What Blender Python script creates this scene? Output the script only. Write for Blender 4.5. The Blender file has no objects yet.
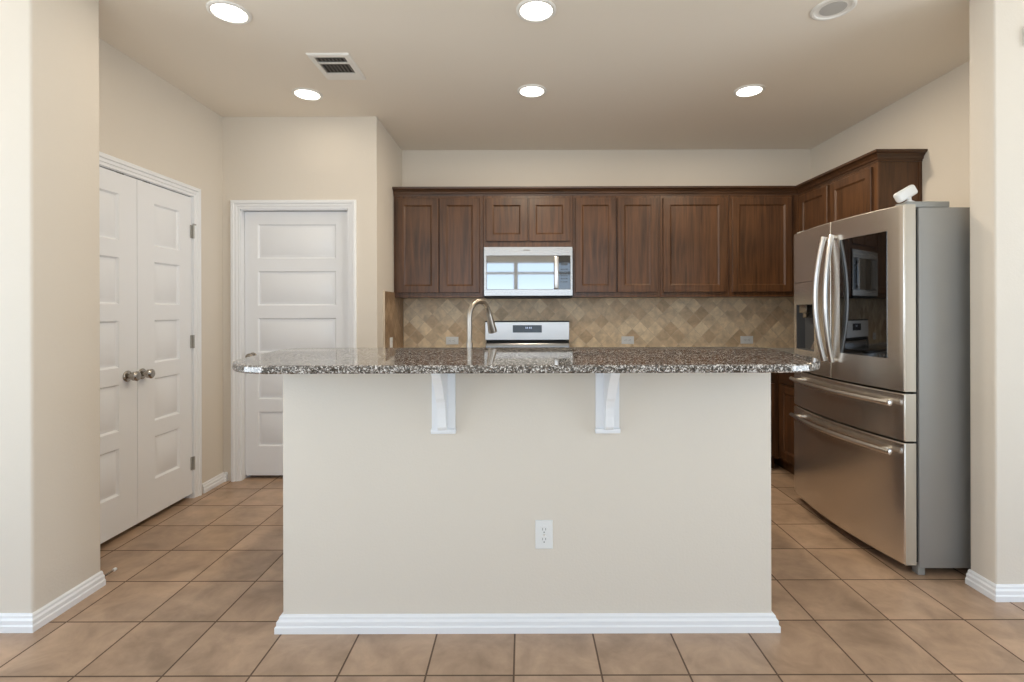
import bpy, bmesh, math, random
from mathutils import Vector, Matrix

S = bpy.context.scene
COL = S.collection
PI = math.pi

# ------------------------------------------------------------------ camera
cam_d = bpy.data.cameras.new('camera')
cam = bpy.data.objects.new('camera', cam_d)
COL.objects.link(cam)
cam.location = (0.0, 0.0, 1.28)
cam.rotation_euler = (math.radians(90), 0.0026, 0)
cam_d.sensor_width = 36.0
cam_d.lens = 502.0 / 1024.0 * 36.0
cam_d.shift_x = -11.0 / 1024.0
cam_d.shift_y = -31.0 / 1024.0
cam_d.clip_start = 0.05
S.camera = cam

# ------------------------------------------------------------------ view + world + daylight
S.view_settings.view_transform = 'Standard'
S.view_settings.look = 'None'
S.view_settings.gamma = 1.0
S.view_settings.use_curve_mapping = False
S.view_settings.exposure = 0.0
SKY = 2.95
LAMP_W = 12.5
world = bpy.data.worlds.new('sky')
S.world = world
world.use_nodes = True
wn = world.node_tree
wn.nodes.clear()
wo = wn.nodes.new('ShaderNodeOutputWorld')
wb = wn.nodes.new('ShaderNodeBackground')
wt = wn.nodes.new('ShaderNodeTexCoord')
wsx = wn.nodes.new('ShaderNodeSeparateXYZ')
wr = wn.nodes.new('ShaderNodeValToRGB')
wr.color_ramp.elements[0].position = 0.47
wr.color_ramp.elements[0].color = (1.42, 1.55, 1.66, 1)
wr.color_ramp.elements[1].position = 0.53
wr.color_ramp.elements[1].color = (0.72, 0.92, 1.16, 1)
wm = wn.nodes.new('ShaderNodeMath')
wm.operation = 'MULTIPLY_ADD'
wm.inputs[1].default_value = 0.5
wm.inputs[2].default_value = 0.5
wn.links.new(wt.outputs['Generated'], wsx.inputs[0])
wn.links.new(wsx.outputs['Z'], wm.inputs[0])
wn.links.new(wm.outputs[0], wr.inputs[0])
wn.links.new(wr.outputs[0], wb.inputs['Color'])
wb.inputs['Strength'].default_value = SKY
wn.links.new(wb.outputs[0], wo.inputs['Surface'])

# windows behind the camera, in the wall y = -4.6 : (x0, x1, z0, z1)
YB = -4.6
WINS = [(-2.5, -0.205, 0.7, 2.53), (-0.165, 2.2, 0.7, 2.53)]
XL, XR = -3.6, 3.9                    # side walls of the room the camera stands in
SIDEWIN = (-1.7, 1.35, 0.30, 2.42)       # window in the left-hand wall: y0, y1, z0, z1


def portal(name, loc, rot, sx, sy):
    d = bpy.data.lights.new(name, 'AREA')
    d.shape = 'RECTANGLE'
    d.size = sx
    d.size_y = sy
    d.cycles.is_portal = True
    o = bpy.data.objects.new(name, d)
    COL.objects.link(o)
    o.location = loc
    o.rotation_euler = rot
    return o


for (a, b, c, d_) in WINS:
    portal('daylight_portal', ((a + b) / 2, YB - 0.06, (c + d_) / 2), (PI / 2, 0, 0), b - a, d_ - c)
portal('daylight_portal', (XR + 0.06, (SIDEWIN[0] + SIDEWIN[1]) / 2, (SIDEWIN[2] + SIDEWIN[3]) / 2),
       (PI / 2, 0, PI / 2), SIDEWIN[1] - SIDEWIN[0], SIDEWIN[3] - SIDEWIN[2])
portal('daylight_portal', (XL - 0.06, (SIDEWIN[0] + SIDEWIN[1]) / 2, (SIDEWIN[2] + SIDEWIN[3]) / 2),
       (PI / 2, 0, -PI / 2), SIDEWIN[1] - SIDEWIN[0], SIDEWIN[3] - SIDEWIN[2])

# ------------------------------------------------------------------ materials


def srgb(r, g, b):
    def f(c):
        c /= 255.0
        return c / 12.92 if c <= 0.04045 else ((c + 0.055) / 1.055) ** 2.4
    return (f(r), f(g), f(b), 1.0)


def new_mat(name):
    m = bpy.data.materials.new(name)
    m.use_nodes = True
    nt = m.node_tree
    bs = nt.nodes['Principled BSDF']
    return m, nt, bs


def N(nt, typ, **kw):
    n = nt.nodes.new(typ)
    for k, v in kw.items():
        setattr(n, k, v)
    return n


def simple(name, col, rough=0.5, metal=0.0, bump=None, spec=0.5, coat=0.0):
    m, nt, bs = new_mat(name)
    bs.inputs['Base Color'].default_value = col
    bs.inputs['Roughness'].default_value = rough
    bs.inputs['Metallic'].default_value = metal
    bs.inputs['Specular IOR Level'].default_value = spec
    bs.inputs['Coat Weight'].default_value = coat
    tc = N(nt, 'ShaderNodeTexCoord')
    nz = N(nt, 'ShaderNodeTexNoise')
    sc, st, dist = bump if bump else (60, 0.02, 0.001)
    nz.inputs['Scale'].default_value = sc
    nz.inputs['Detail'].default_value = 3
    nt.links.new(tc.outputs['Object'], nz.inputs['Vector'])
    bp = N(nt, 'ShaderNodeBump')
    bp.inputs['Strength'].default_value = st
    bp.inputs['Distance'].default_value = dist
    nt.links.new(nz.outputs['Fac'], bp.inputs['Height'])
    nt.links.new(bp.outputs['Normal'], bs.inputs['Normal'])
    return m


def emit(name, col, strength):
    m, nt, bs = new_mat(name)
    bs.inputs['Base Color'].default_value = (0.8, 0.8, 0.8, 1)
    bs.inputs['Emission Color'].default_value = col
    bs.inputs['Emission Strength'].default_value = strength
    return m


def wood(name, dark, light, axis='Z', rough=0.33):
    m, nt, bs = new_mat(name)
    tc = N(nt, 'ShaderNodeTexCoord')
    mp = N(nt, 'ShaderNodeMapping')
    sc = {'Z': (38, 38, 2.2), 'X': (2.2, 38, 38), 'Y': (38, 2.2, 38)}[axis]
    mp.inputs['Scale'].default_value = sc
    nt.links.new(tc.outputs['Object'], mp.inputs['Vector'])
    n1 = N(nt, 'ShaderNodeTexNoise')
    n1.inputs['Scale'].default_value = 1.0
    n1.inputs['Detail'].default_value = 6
    n1.inputs['Distortion'].default_value = 0.6
    nt.links.new(mp.outputs[0], n1.inputs['Vector'])
    n2 = N(nt, 'ShaderNodeTexNoise')
    n2.inputs['Scale'].default_value = 3.0
    n2.inputs['Detail'].default_value = 2
    nt.links.new(tc.outputs['Object'], n2.inputs['Vector'])
    ad = N(nt, 'ShaderNodeMath', operation='MULTIPLY_ADD')
    ad.inputs[1].default_value = 0.45
    nt.links.new(n2.outputs['Fac'], ad.inputs[0])
    nt.links.new(n1.outputs['Fac'], ad.inputs[2])
    rp = N(nt, 'ShaderNodeValToRGB')
    rp.color_ramp.elements[0].position = 0.45
    rp.color_ramp.elements[0].color = dark
    rp.color_ramp.elements[1].position = 0.95
    rp.color_ramp.elements[1].color = light
    nt.links.new(ad.outputs[0], rp.inputs[0])
    nt.links.new(rp.outputs[0], bs.inputs['Base Color'])
    bs.inputs['Roughness'].default_value = rough
    bp = N(nt, 'ShaderNodeBump')
    bp.inputs['Strength'].default_value = 0.06
    bp.inputs['Distance'].default_value = 0.001
    nt.links.new(n1.outputs['Fac'], bp.inputs['Height'])
    nt.links.new(bp.outputs['Normal'], bs.inputs['Normal'])
    return m


M = {}
M['wall'] = simple('beige_wall_paint', srgb(228, 219, 206), 0.65, bump=(110, 0.16, 0.004), spec=0.3)
M['ceiling'] = simple('ceiling_paint', srgb(247, 238, 225), 0.8, bump=(110, 0.12, 0.004), spec=0.2)
M['white'] = simple('white_semigloss_paint', srgb(245, 246, 248), 0.32)
M['plastic'] = simple('white_plastic', srgb(238, 238, 236), 0.35)
M['slot'] = simple('dark_slot', srgb(60, 58, 56), 0.6)
M['black'] = simple('black_gap', srgb(22, 21, 20), 0.6)
M['blackglass'] = simple('black_glass', srgb(10, 10, 11), 0.03, bump=(60, 0.0, 0.001))
M['blackglass'].node_tree.nodes['Principled BSDF'].inputs['IOR'].default_value = 1.9
M['mirror_glass'] = simple('tinted_mirror_glass', srgb(16, 17, 19), 0.03, bump=(60, 0.0, 0.001))
M['mirror_glass'].node_tree.nodes['Principled BSDF'].inputs['IOR'].default_value = 3.8
M['riser'] = simple('glossy_riser', srgb(40, 44, 50), 0.22)
M['riser'].node_tree.nodes['Principled BSDF'].inputs['IOR'].default_value = 3.0
M['hinge'] = simple('satin_nickel', srgb(176, 173, 167), 0.35, 0.4)
M['fridge_edge'] = simple('door_edge_metal', srgb(186, 176, 160), 0.42, 0.35)
M['recess'] = simple('dispenser_grey', srgb(92, 92, 92), 0.4)
M['fridge_side'] = simple('grey_painted_steel', srgb(156, 155, 152), 0.42, 0.2)
M['grey_plastic'] = simple('grey_plastic', srgb(150, 150, 146), 0.45)
M['chrome'] = simple('polished_steel', (0.83, 0.83, 0.84, 1), 0.16, 1.0)
M['nickel'] = simple('brushed_nickel', (0.40, 0.37, 0.33, 1), 0.24, 1.0)
M['faucet'] = simple('brushed_steel_faucet', (0.48, 0.43, 0.37, 1), 0.3, 1.0)
M['louver'] = simple('register_louver', srgb(206, 200, 190), 0.5)
M['lens'] = emit('lamp_lens_lit', (1.0, 0.95, 0.86, 1), 6.0)
M['baffle'] = simple('lamp_baffle', srgb(245, 242, 236), 0.5)
M['lens_off'] = simple('lamp_lens_unlit', srgb(200, 198, 194), 0.4)
M['blue'] = emit('blue_display', (0.1, 0.35, 1.0, 1), 0.3)
M['display'] = simple('grey_display', srgb(70, 74, 80), 0.15)
M['wood_v'] = wood('dark_stained_wood_vertical', srgb(54, 35, 22), srgb(104, 70, 44), 'Z')
M['wood_x'] = wood('dark_stained_wood_along', srgb(50, 33, 21), srgb(88, 59, 38), 'X')
M['wood_y'] = wood('dark_stained_wood_across', srgb(50, 33, 21), srgb(88, 59, 38), 'Y')


def stainless(name, axis, base=0.56, rough=0.27, tint=(1.0, 0.97, 0.93)):
    m, nt, bs = new_mat(name)
    tc = N(nt, 'ShaderNodeTexCoord')
    mp = N(nt, 'ShaderNodeMapping')
    mp.inputs['Scale'].default_value = {'X': (1, 300, 300), 'Y': (300, 1, 300), 'Z': (300, 300, 1)}[axis]
    nt.links.new(tc.outputs['Object'], mp.inputs['Vector'])
    nz = N(nt, 'ShaderNodeTexNoise')
    nz.inputs['Scale'].default_value = 1.5
    nz.inputs['Detail'].default_value = 3
    nt.links.new(mp.outputs[0], nz.inputs['Vector'])
    mr = N(nt, 'ShaderNodeMapRange')
    mr.inputs['To Min'].default_value = rough - 0.01
    mr.inputs['To Max'].default_value = rough + 0.015
    nt.links.new(nz.outputs['Fac'], mr.inputs['Value'])
    nt.links.new(mr.outputs[0], bs.inputs['Roughness'])
    bs.inputs['Base Color'].default_value = (base * tint[0], base * tint[1], base * tint[2], 1)
    bs.inputs['Metallic'].default_value = 1.0
    return m


M['steel_fridge'] = stainless('fridge_stainless', 'Z', 0.75, 0.24, (1.0, 0.94, 0.86))
M['steel_fridge'].node_tree.nodes['Principled BSDF'].inputs['Metallic'].default_value = 0.92
M['steel_x'] = stainless('appliance_stainless', 'X', 0.43, 0.27, (1, 0.965, 0.925))
M['steel_handle'] = simple('handle_steel', (0.80, 0.79, 0.78, 1), 0.28, 1.0)


def mixrgb(nt, fac, a, b, blend='MIX'):
    mx = N(nt, 'ShaderNodeMix', data_type='RGBA', blend_type=blend)
    for sock, v in ((mx.inputs[0], fac), (mx.inputs[6], a), (mx.inputs[7], b)):
        if isinstance(v, (tuple, float, int)):
            sock.default_value = v
        else:
            nt.links.new(v, sock)
    return mx.outputs[2]


def granite():
    m, nt, bs = new_mat('speckled_granite')
    tc = N(nt, 'ShaderNodeTexCoord')
    v1 = N(nt, 'ShaderNodeTexVoronoi', feature='F1')
    v1.inputs['Scale'].default_value = 230
    nd = N(nt, 'ShaderNodeTexNoise')
    nd.inputs['Scale'].default_value = 60
    nd.inputs['Detail'].default_value = 4
    nt.links.new(tc.outputs['Object'], nd.inputs['Vector'])
    off = N(nt, 'ShaderNodeMix', data_type='VECTOR')
    off.inputs[0].default_value = 0.02
    nt.links.new(tc.outputs['Object'], off.inputs[4])
    nt.links.new(nd.outputs['Color'], off.inputs[5])
    nt.links.new(off.outputs[1], v1.inputs['Vector'])
    sp = N(nt, 'ShaderNodeSeparateColor')
    nt.links.new(v1.outputs['Color'], sp.inputs[0])
    rp = N(nt, 'ShaderNodeValToRGB')
    rp.color_ramp.interpolation = 'CONSTANT'
    cols = [(0.0, srgb(30, 28, 28)), (0.24, srgb(84, 79, 76)), (0.42, srgb(142, 136, 131)),
            (0.60, srgb(186, 183, 179)), (0.74, srgb(116, 104, 95)), (0.80, srgb(234, 232, 229)), (0.94, srgb(46, 42, 40))]
    el = rp.color_ramp.elements
    el[0].position, el[0].color = cols[0]
    el[1].position, el[1].color = cols[1]
    for p, c in cols[2:]:
        e = el.new(p)
        e.color = c
    nt.links.new(sp.outputs[0], rp.inputs[0])
    n2 = N(nt, 'ShaderNodeTexNoise')
    n2.inputs['Scale'].default_value = 45
    n2.inputs['Detail'].default_value = 3
    nt.links.new(tc.outputs['Object'], n2.inputs['Vector'])
    r2 = N(nt, 'ShaderNodeValToRGB')
    r2.color_ramp.elements[0].position = 0.38
    r2.color_ramp.elements[0].color = (0.66, 0.64, 0.63, 1)
    r2.color_ramp.elements[1].position = 0.6
    r2.color_ramp.elements[1].color = (0.98, 0.96, 0.95, 1)
    nt.links.new(n2.outputs['Fac'], r2.inputs[0])
    nt.links.new(mixrgb(nt, 1.0, rp.outputs[0], r2.outputs[0], 'MULTIPLY'), bs.inputs['Base Color'])
    bs.inputs['Roughness'].default_value = 0.035
    bs.inputs['IOR'].default_value = 2.15
    return m


M['granite'] = granite()


def brick_mat(name, plane, size, mortar, off, c1, c2, cm, rot=0.0, rough=0.4, mottle=(6.0, 0.5), bump=0.3, tint=None):
    """square tiles from the brick texture; plane picks the two world axes"""
    m, nt, bs = new_mat(name)
    tc = N(nt, 'ShaderNodeTexCoord')
    sx = N(nt, 'ShaderNodeSeparateXYZ')
    nt.links.new(tc.outputs['Object'], sx.inputs[0])
    cb = N(nt, 'ShaderNodeCombineXYZ')
    nt.links.new(sx.outputs[plane[0]], cb.inputs[0])
    nt.links.new(sx.outputs[plane[1]], cb.inputs[1])
    mp = N(nt, 'ShaderNodeMapping')
    mp.inputs['Location'].default_value = (-off[0], -off[1], 0)
    mp.inputs['Rotation'].default_value = (0, 0, rot)
    nt.links.new(cb.outputs[0], mp.inputs['Vector'])
    bk = N(nt, 'ShaderNodeTexBrick')
    bk.offset = 0.0
    bk.squash = 1.0
    bk.inputs['Scale'].default_value = 1.0
    bk.inputs['Brick Width'].default_value = size
    bk.inputs['Row Height'].default_value = size
    bk.inputs['Mortar Size'].default_value = mortar
    bk.inputs['Mortar Smooth'].default_value = 0.1
    bk.inputs['Bias'].default_value = 0.0
    bk.inputs['Color1'].default_value = c1
    bk.inputs['Color2'].default_value = c2
    bk.inputs['Mortar'].default_value = cm
    nt.links.new(mp.outputs[0], bk.inputs['Vector'])
    # a random value per tile shifts the mottling so that no two tiles match
    sn = N(nt, 'ShaderNodeVectorMath', operation='SNAP')
    sn.inputs[1].default_value = (size, size, 1)
    nt.links.new(mp.outputs[0], sn.inputs[0])
    wnz = N(nt, 'ShaderNodeTexWhiteNoise', noise_dimensions='3D')
    nt.links.new(sn.outputs[0], wnz.inputs['Vector'])
    sc = N(nt, 'ShaderNodeVectorMath', operation='SCALE')
    sc.inputs['Scale'].default_value = 7.0
    nt.links.new(wnz.outputs['Color'], sc.inputs[0])
    va = N(nt, 'ShaderNodeVectorMath', operation='ADD')
    nt.links.new(tc.outputs['Object'], va.inputs[0])
    nt.links.new(sc.outputs[0], va.inputs[1])
    nz = N(nt, 'ShaderNodeTexNoise')
    nz.inputs['Scale'].default_value = mottle[0]
    nz.inputs['Detail'].default_value = 6
    nz.inputs['Roughness'].default_value = 0.62
    nz.inputs['Distortion'].default_value = 0.4
    nt.links.new(va.outputs[0], nz.inputs['Vector'])
    rp = N(nt, 'ShaderNodeValToRGB')
    k = mottle[1]
    rp.color_ramp.elements[0].position = 0.3
    rp.color_ramp.elements[0].color = (1 - k, 1 - k * 1.02, 1 - k * 1.04, 1)
    rp.color_ramp.elements[1].position = 0.7
    rp.color_ramp.elements[1].color = (1 + k * .4, 1 + k * .42, 1 + k * .45, 1)
    nt.links.new(nz.outputs['Fac'], rp.inputs[0])
    nt.links.new(mixrgb(nt, 1.0, bk.outputs['Color'], rp.outputs[0], 'MULTIPLY'), bs.inputs['Base Color'])
    rr = N(nt, 'ShaderNodeMapRange')
    rr.inputs['To Min'].default_value = rough
    rr.inputs['To Max'].default_value = 0.85
    nt.links.new(bk.outputs['Fac'], rr.inputs['Value'])
    nt.links.new(rr.outputs[0], bs.inputs['Roughness'])
    inv = N(nt, 'ShaderNodeMath', operation='MULTIPLY_ADD')
    inv.inputs[1].default_value = -1.0
    inv.inputs[2].default_value = 1.0
    nt.links.new(bk.outputs['Fac'], inv.inputs[0])
    ad = N(nt, 'ShaderNodeMath', operation='MULTIPLY_ADD')
    ad.inputs[1].default_value = 0.25
    nt.links.new(nz.outputs['Fac'], ad.inputs[0])
    nt.links.new(inv.outputs[0], ad.inputs[2])
    bp = N(nt, 'ShaderNodeBump')
    bp.inputs['Strength'].default_value = bump
    bp.inputs['Distance'].default_value = 0.002
    nt.links.new(ad.outputs[0], bp.inputs['Height'])
    nt.links.new(bp.outputs['Normal'], bs.inputs['Normal'])
    return m


T = 0.308
M['floor'] = brick_mat('brown_floor_tile', ('X', 'Y'), T, 0.0035, (-0.0356, 1.759 - 12 * T), srgb(194, 164, 138), srgb(183, 153, 127),
                       srgb(106, 84, 67), 0.0, 0.33, (5.5, 0.36), 0.25)
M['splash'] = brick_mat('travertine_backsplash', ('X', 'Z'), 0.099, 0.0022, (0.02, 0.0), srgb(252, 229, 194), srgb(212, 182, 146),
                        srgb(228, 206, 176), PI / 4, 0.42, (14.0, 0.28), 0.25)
M['splash_side_shaded'] = brick_mat('travertine_backsplash_side_shaded', ('Y', 'Z'), 0.099, 0.0022, (0.02, 0.0), srgb(178, 148, 116), srgb(150, 120, 90),  # darker copy of the back tile; side-wall shade put into its colour
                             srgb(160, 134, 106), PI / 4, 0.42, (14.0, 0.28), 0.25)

# ------------------------------------------------------------------ helpers


def newbm():
    return bmesh.new()


def merge(bm, other):
    me = bpy.data.meshes.new('tmp')
    other.to_mesh(me)
    other.free()
    bm.from_mesh(me)
    bpy.data.meshes.remove(me)


def box(bm, x0, x1, y0, y1, z0, z1, bev=0.0, seg=2, edges=None):
    x0, x1 = min(x0, x1), max(x0, x1)
    y0, y1 = min(y0, y1), max(y0, y1)
    z0, z1 = min(z0, z1), max(z0, z1)
    b = bmesh.new()
    vs = [b.verts.new(p) for p in ((x0, y0, z0), (x1, y0, z0), (x1, y1, z0), (x0, y1, z0),
                                   (x0, y0, z1), (x1, y0, z1), (x1, y1, z1), (x0, y1, z1))]
    for f in ((0, 3, 2, 1), (4, 5, 6, 7), (0, 1, 5, 4), (1, 2, 6, 5), (2, 3, 7, 6), (3, 0, 4, 7)):
        b.faces.new([vs[i] for i in f])
    if bev > 0:
        es = list(b.edges)
        if edges == 'V':
            es = [e for e in es if abs(e.verts[0].co.z - e.verts[1].co.z) > 1e-6]
        bmesh.ops.bevel(b, geom=es, offset=bev, segments=seg, profile=0.5, affect='EDGES')
    merge(bm, b)
    return bm


def mkbox(*a, **k):
    return box(newbm(), *a, **k)


def prism(bm, poly, z0, z1, mapf=lambda a, b, c: (a, b, c)):
    """extrude polygon (a,b) along c"""
    lo = [bm.verts.new(mapf(a, b, z0)) for a, b in poly]
    hi = [bm.verts.new(mapf(a, b, z1)) for a, b in poly]
    n = len(poly)
    bm.faces.new(list(reversed(lo)))
    bm.faces.new(hi)
    for i in range(n):
        bm.faces.new((lo[i], lo[(i + 1) % n], hi[(i + 1) % n], hi[i]))
    return bm


def sweep(bm, path, profile, mapf):
    """profile (out, c) swept along 2D path with mitred corners; out is to the left of travel"""
    P = [Vector(p) for p in path]
    rings = []
    for i, p in enumerate(P):
        d0 = (P[i] - P[i - 1]).normalized() if i > 0 else None
        d1 = (P[i + 1] - P[i]).normalized() if i < len(P) - 1 else None
        n0 = Vector((-d0.y, d0.x)) if d0 else None
        n1 = Vector((-d1.y, d1.x)) if d1 else None
        if n0 is None:
            m = n1
        elif n1 is None:
            m = n0
        else:
            m = (n0 + n1)
            m = m / (1 + n0.dot(n1))
        rings.append([bm.verts.new(mapf(*(p + m * o), c)) for o, c in profile])
    k = len(profile)
    for a, b in zip(rings, rings[1:]):
        for j in range(k):
            bm.faces.new((a[j], a[(j + 1) % k], b[(j + 1) % k], b[j]))
    bm.faces.new(rings[0])
    bm.faces.new(list(reversed(rings[-1])))
    return bm


def tube(bm, pts, r, n=14, caps=True, flat=None):
    """round tube along 3D points, r a number or list"""
    P = [Vector(p) for p in pts]
    R = r if isinstance(r, (list, tuple)) else [r] * len(P)
    t0 = (P[1] - P[0]).normalized()
    up = Vector((0, 0, 1)) if abs(t0.z) < 0.9 else Vector((1, 0, 0))
    u = t0.cross(up).normalized()
    rings = []
    for i, p in enumerate(P):
        if i == 0:
            t = t0
        elif i == len(P) - 1:
            t = (P[i] - P[i - 1]).normalized()
        else:
            t = ((P[i] - P[i - 1]).normalized() + (P[i + 1] - P[i]).normalized()).normalized()
        u = (u - t * u.dot(t)).normalized()
        v = t.cross(u)
        rings.append([bm.verts.new(p + (u * math.cos(2 * PI * j / n) + v * math.sin(2 * PI * j / n)) * R[i]) for j in range(n)])
    for a, b in zip(rings, rings[1:]):
        for j in range(n):
            bm.faces.new((a[j], a[(j + 1) % n], b[(j + 1) % n], b[j]))
    if caps:
        bm.faces.new(list(reversed(rings[0])))
        bm.faces.new(rings[-1])
    return bm


def lathe(bm, prof, centre, axis, n=24):
    """prof: list of (r, t) with t along the axis from centre"""
    ax = Vector(axis).normalized()
    up = Vector((0, 0, 1)) if abs(ax.z) < 0.9 else Vector((1, 0, 0))
    u = ax.cross(up).normalized()
    v = ax.cross(u)
    c = Vector(centre)
    rings = []
    for r, t in prof:
        if r < 1e-6:
            rings.append([bm.verts.new(c + ax * t)])
        else:
            rings.append([bm.verts.new(c + ax * t + (u * math.cos(2 * PI * j / n) + v * math.sin(2 * PI * j / n)) * r) for j in range(n)])
    for a, b in zip(rings, rings[1:]):
        for j in range(n):
            q = [a[j % len(a)], a[(j + 1) % len(a)], b[(j + 1) % len(b)], b[j % len(b)]]
            q2 = []
            for w in q:
                if w not in q2:
                    q2.append(w)
            if len(q2) > 2:
                try:
                    bm.faces.new(q2)
                except ValueError:
                    pass
    return bm


LOC = {}


def link_mesh(name, bm, mat, parent=None, smooth=True, angle=32):
    bmesh.ops.recalc_face_normals(bm, faces=bm.faces[:])
    root = LOC.get(parent.name, Vector((0, 0, 0))) if parent else Vector((0, 0, 0))
    if root.length > 0:
        bmesh.ops.translate(bm, verts=bm.verts[:], vec=-root)
    me = bpy.data.meshes.new(name)
    bm.to_mesh(me)
    bm.free()
    if smooth:
        for p in me.polygons:
            p.use_smooth = True
        me.set_sharp_from_angle(angle=math.radians(angle))
    mats = mat if isinstance(mat, (list, tuple)) else [mat]
    for mm in mats:
        me.materials.append(mm)
    o = bpy.data.objects.new(name, me)
    COL.objects.link(o)
    if parent:
        o.parent = parent
        LOC[o.name] = root
    return o


def part(name, bm, mat, parent, label=None, **k):
    o = link_mesh(name, bm, mat, parent, **k)
    if label:
        o['label'] = label
    return o


def thing(name, label, cat, loc, group=None):
    o = bpy.data.objects.new(name, None)
    COL.objects.link(o)
    o.empty_display_size = 0.05
    o.location = loc
    LOC[o.name] = Vector(loc)
    o['label'] = label
    o['category'] = cat
    if group:
        o['group'] = group
    return o


def tag(o, label, cat, group=None):
    o['label'] = label
    o['category'] = cat
    if group:
        o['group'] = group
    return o


def struct(name, bm, mat, label=None, cat=None, **k):
    o = link_mesh(name, bm, mat, None, **k)
    o['kind'] = 'structure'
    if label:
        o['label'] = label
        o['category'] = cat
    return o


def struct_root(name, loc, label, cat):
    o = thing(name, label, cat, loc)
    o['kind'] = 'structure'
    return o


# ------------------------------------------------------------------ room shell
H = 2.74
WX = -2.259        # closet wall
PY = 3.78          # pantry door wall
PX = -1.099        # its return into the kitchen
BY = 4.581         # kitchen back wall
RX = 2.628         # wall behind the refrigerator
CX, CY0, CY1 = -1.977, 2.02, 2.352   # left wall end
RPX, RY0, RY1 = 2.082, 2.213, 2.344   # right wall end

struct('floor', mkbox(XL - .2, XR + .2, YB - .2, BY + .2, -0.1, 0.0), M['floor'], 'brown square ceramic tile floor with dark grout', 'floor')
struct('floor_bounce_carpet', mkbox(XL, XR, YB, 1.15, 0.0, 0.012), simple('pale_bounce_carpet', srgb(214, 206, 194), 0.95, bump=(400, 0.5, 0.004)), 'unseen pale carpet added behind the viewer to bounce light', 'carpet')  # out of view, added to bounce daylight up to the ceiling
struct('ceiling', mkbox(XL - .2, XR + .2, YB - .2, BY + .2, H, H + 0.1), M['ceiling'], 'flat beige painted ceiling with recessed lights', 'ceiling')

# closet wall with its opening
CO0, CO1, CH = 2.452, 3.437, 2.066
bm = newbm()
box(bm, WX - .12, WX, CY1, CO0, 0, H)
box(bm, WX - .12, WX, CO1, PY + .12, 0, H)
box(bm, WX - .12, WX, CO0, CO1, CH, H)
box(bm, WX - .16, WX - .12, CY1, PY + .12, 0, H)
struct('wall_left', bm, M['wall'], 'beige wall around the white double closet doors', 'wall', smooth=False)

# pantry wall with its opening
PO0, PO1, PH = -2.132, -1.312, 2.050
bm = newbm()
box(bm, WX, PO0, PY, PY + .12, 0, H)
box(bm, PO1, PX, PY, PY + .12, 0, H, 0.0)
box(bm, PO0, PO1, PY, PY + .12, PH, H)
box(bm, WX, PX - .12, PY + .12, PY + .16, 0, H)
box(bm, PX - .12, PX, PY + .12, BY, 0, H)
struct('wall_pantry', bm, M['wall'], 'beige wall around the single white pantry door', 'wall', smooth=False)

struct('wall_back', mkbox(PX - .12, RX + .12, BY, BY + .12, 0, H), M['wall'], 'beige kitchen back wall above the dark cabinets', 'wall')
struct('wall_right', mkbox(RX, RX + .12, RY1, BY, 0, H), M['wall'], 'beige wall behind the refrigerator', 'wall')
struct('wall_left_end', mkbox(XL, CX, CY0, CY1, 0, H, 0.012, 4, 'V'), M['wall'], 'textured beige wall end at the left edge of the opening', 'wall')
struct('wall_right_end', mkbox(RPX, XR, RY0, RY1, 0, H, 0.010, 4, 'V'), M['wall'], 'pale wall end beside the refrigerator', 'wall')

# walls of the room behind the camera
bm = newbm()
xs = [XL - .12, WINS[0][0], WINS[0][1], WINS[1][0], WINS[1][1], XR + .12]
z0, z1 = WINS[0][2], WINS[0][3]
box(bm, xs[0], xs[1], YB - .12, YB, 0, H)
box(bm, xs[2], xs[3], YB - .12, YB, 0, H)
box(bm, xs[4], xs[5], YB - .12, YB, 0, H)
for w in WINS:
    box(bm, w[0], w[1], YB - .12, YB, 0, z0)
    box(bm, w[0], w[1], YB - .12, YB, z1, H)
struct('wall_window_side', bm, M['wall'], 'beige window wall facing the kitchen', 'wall', smooth=False)
bm = newbm()
box(bm, XL - .12, XL, YB, SIDEWIN[0], 0, H)
box(bm, XL - .12, XL, SIDEWIN[1], CY0, 0, H)
box(bm, XL - .12, XL, SIDEWIN[0], SIDEWIN[1], 0, SIDEWIN[2])
box(bm, XL - .12, XL, SIDEWIN[0], SIDEWIN[1], SIDEWIN[3], H)
struct('wall_far_left', bm, M['wall'], 'beige side wall with a window', 'wall', smooth=False)
bm = newbm()
box(bm, XR, XR + .12, YB, SIDEWIN[0], 0, H)
box(bm, XR, XR + .12, SIDEWIN[1], RY0, 0, H)
box(bm, XR, XR + .12, SIDEWIN[0], SIDEWIN[1], 0, SIDEWIN[2])
box(bm, XR, XR + .12, SIDEWIN[0], SIDEWIN[1], SIDEWIN[3], H)
struct('wall_far_right', bm, M['wall'], 'beige side wall of the dining room with a window', 'wall', smooth=False)


def window(idx, fixed, u0, u1, z0, z1, axis, rail):
    w = struct_root('window_%d' % idx, (0, 0, 0), 'white framed window behind the viewer', 'window')
    bm = newbm()
    t = 0.032

    def bb(a, b, c, d):
        if axis == 'Y':
            box(bm, a, b, fixed - .05, fixed, c, d)
        else:
            box(bm, fixed, fixed + .05, a, b, c, d)
    bb(u0, u0 + t, z0, z1)
    bb(u1 - t, u1, z0, z1)
    bb(u0 + t, u1 - t, z0, z0 + t)
    bb(u0 + t, u1 - t, z1 - t, z1)
    bb(u0 + t, u1 - t, rail - .035, rail + .035)
    part('window_frame', bm, M['white'], w)


window(1, YB - .03, WINS[0][0], WINS[0][1], z0, z1, 'Y', 2.24)
window(2, YB - .03, WINS[1][0], WINS[1][1], z0, z1, 'Y', 2.24)
window(4, XR + .03, SIDEWIN[0], SIDEWIN[1], SIDEWIN[2], SIDEWIN[3], 'X', 2.24)
window(3, XL - .08, SIDEWIN[0], SIDEWIN[1], SIDEWIN[2], SIDEWIN[3], 'X', 2.24)

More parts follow.
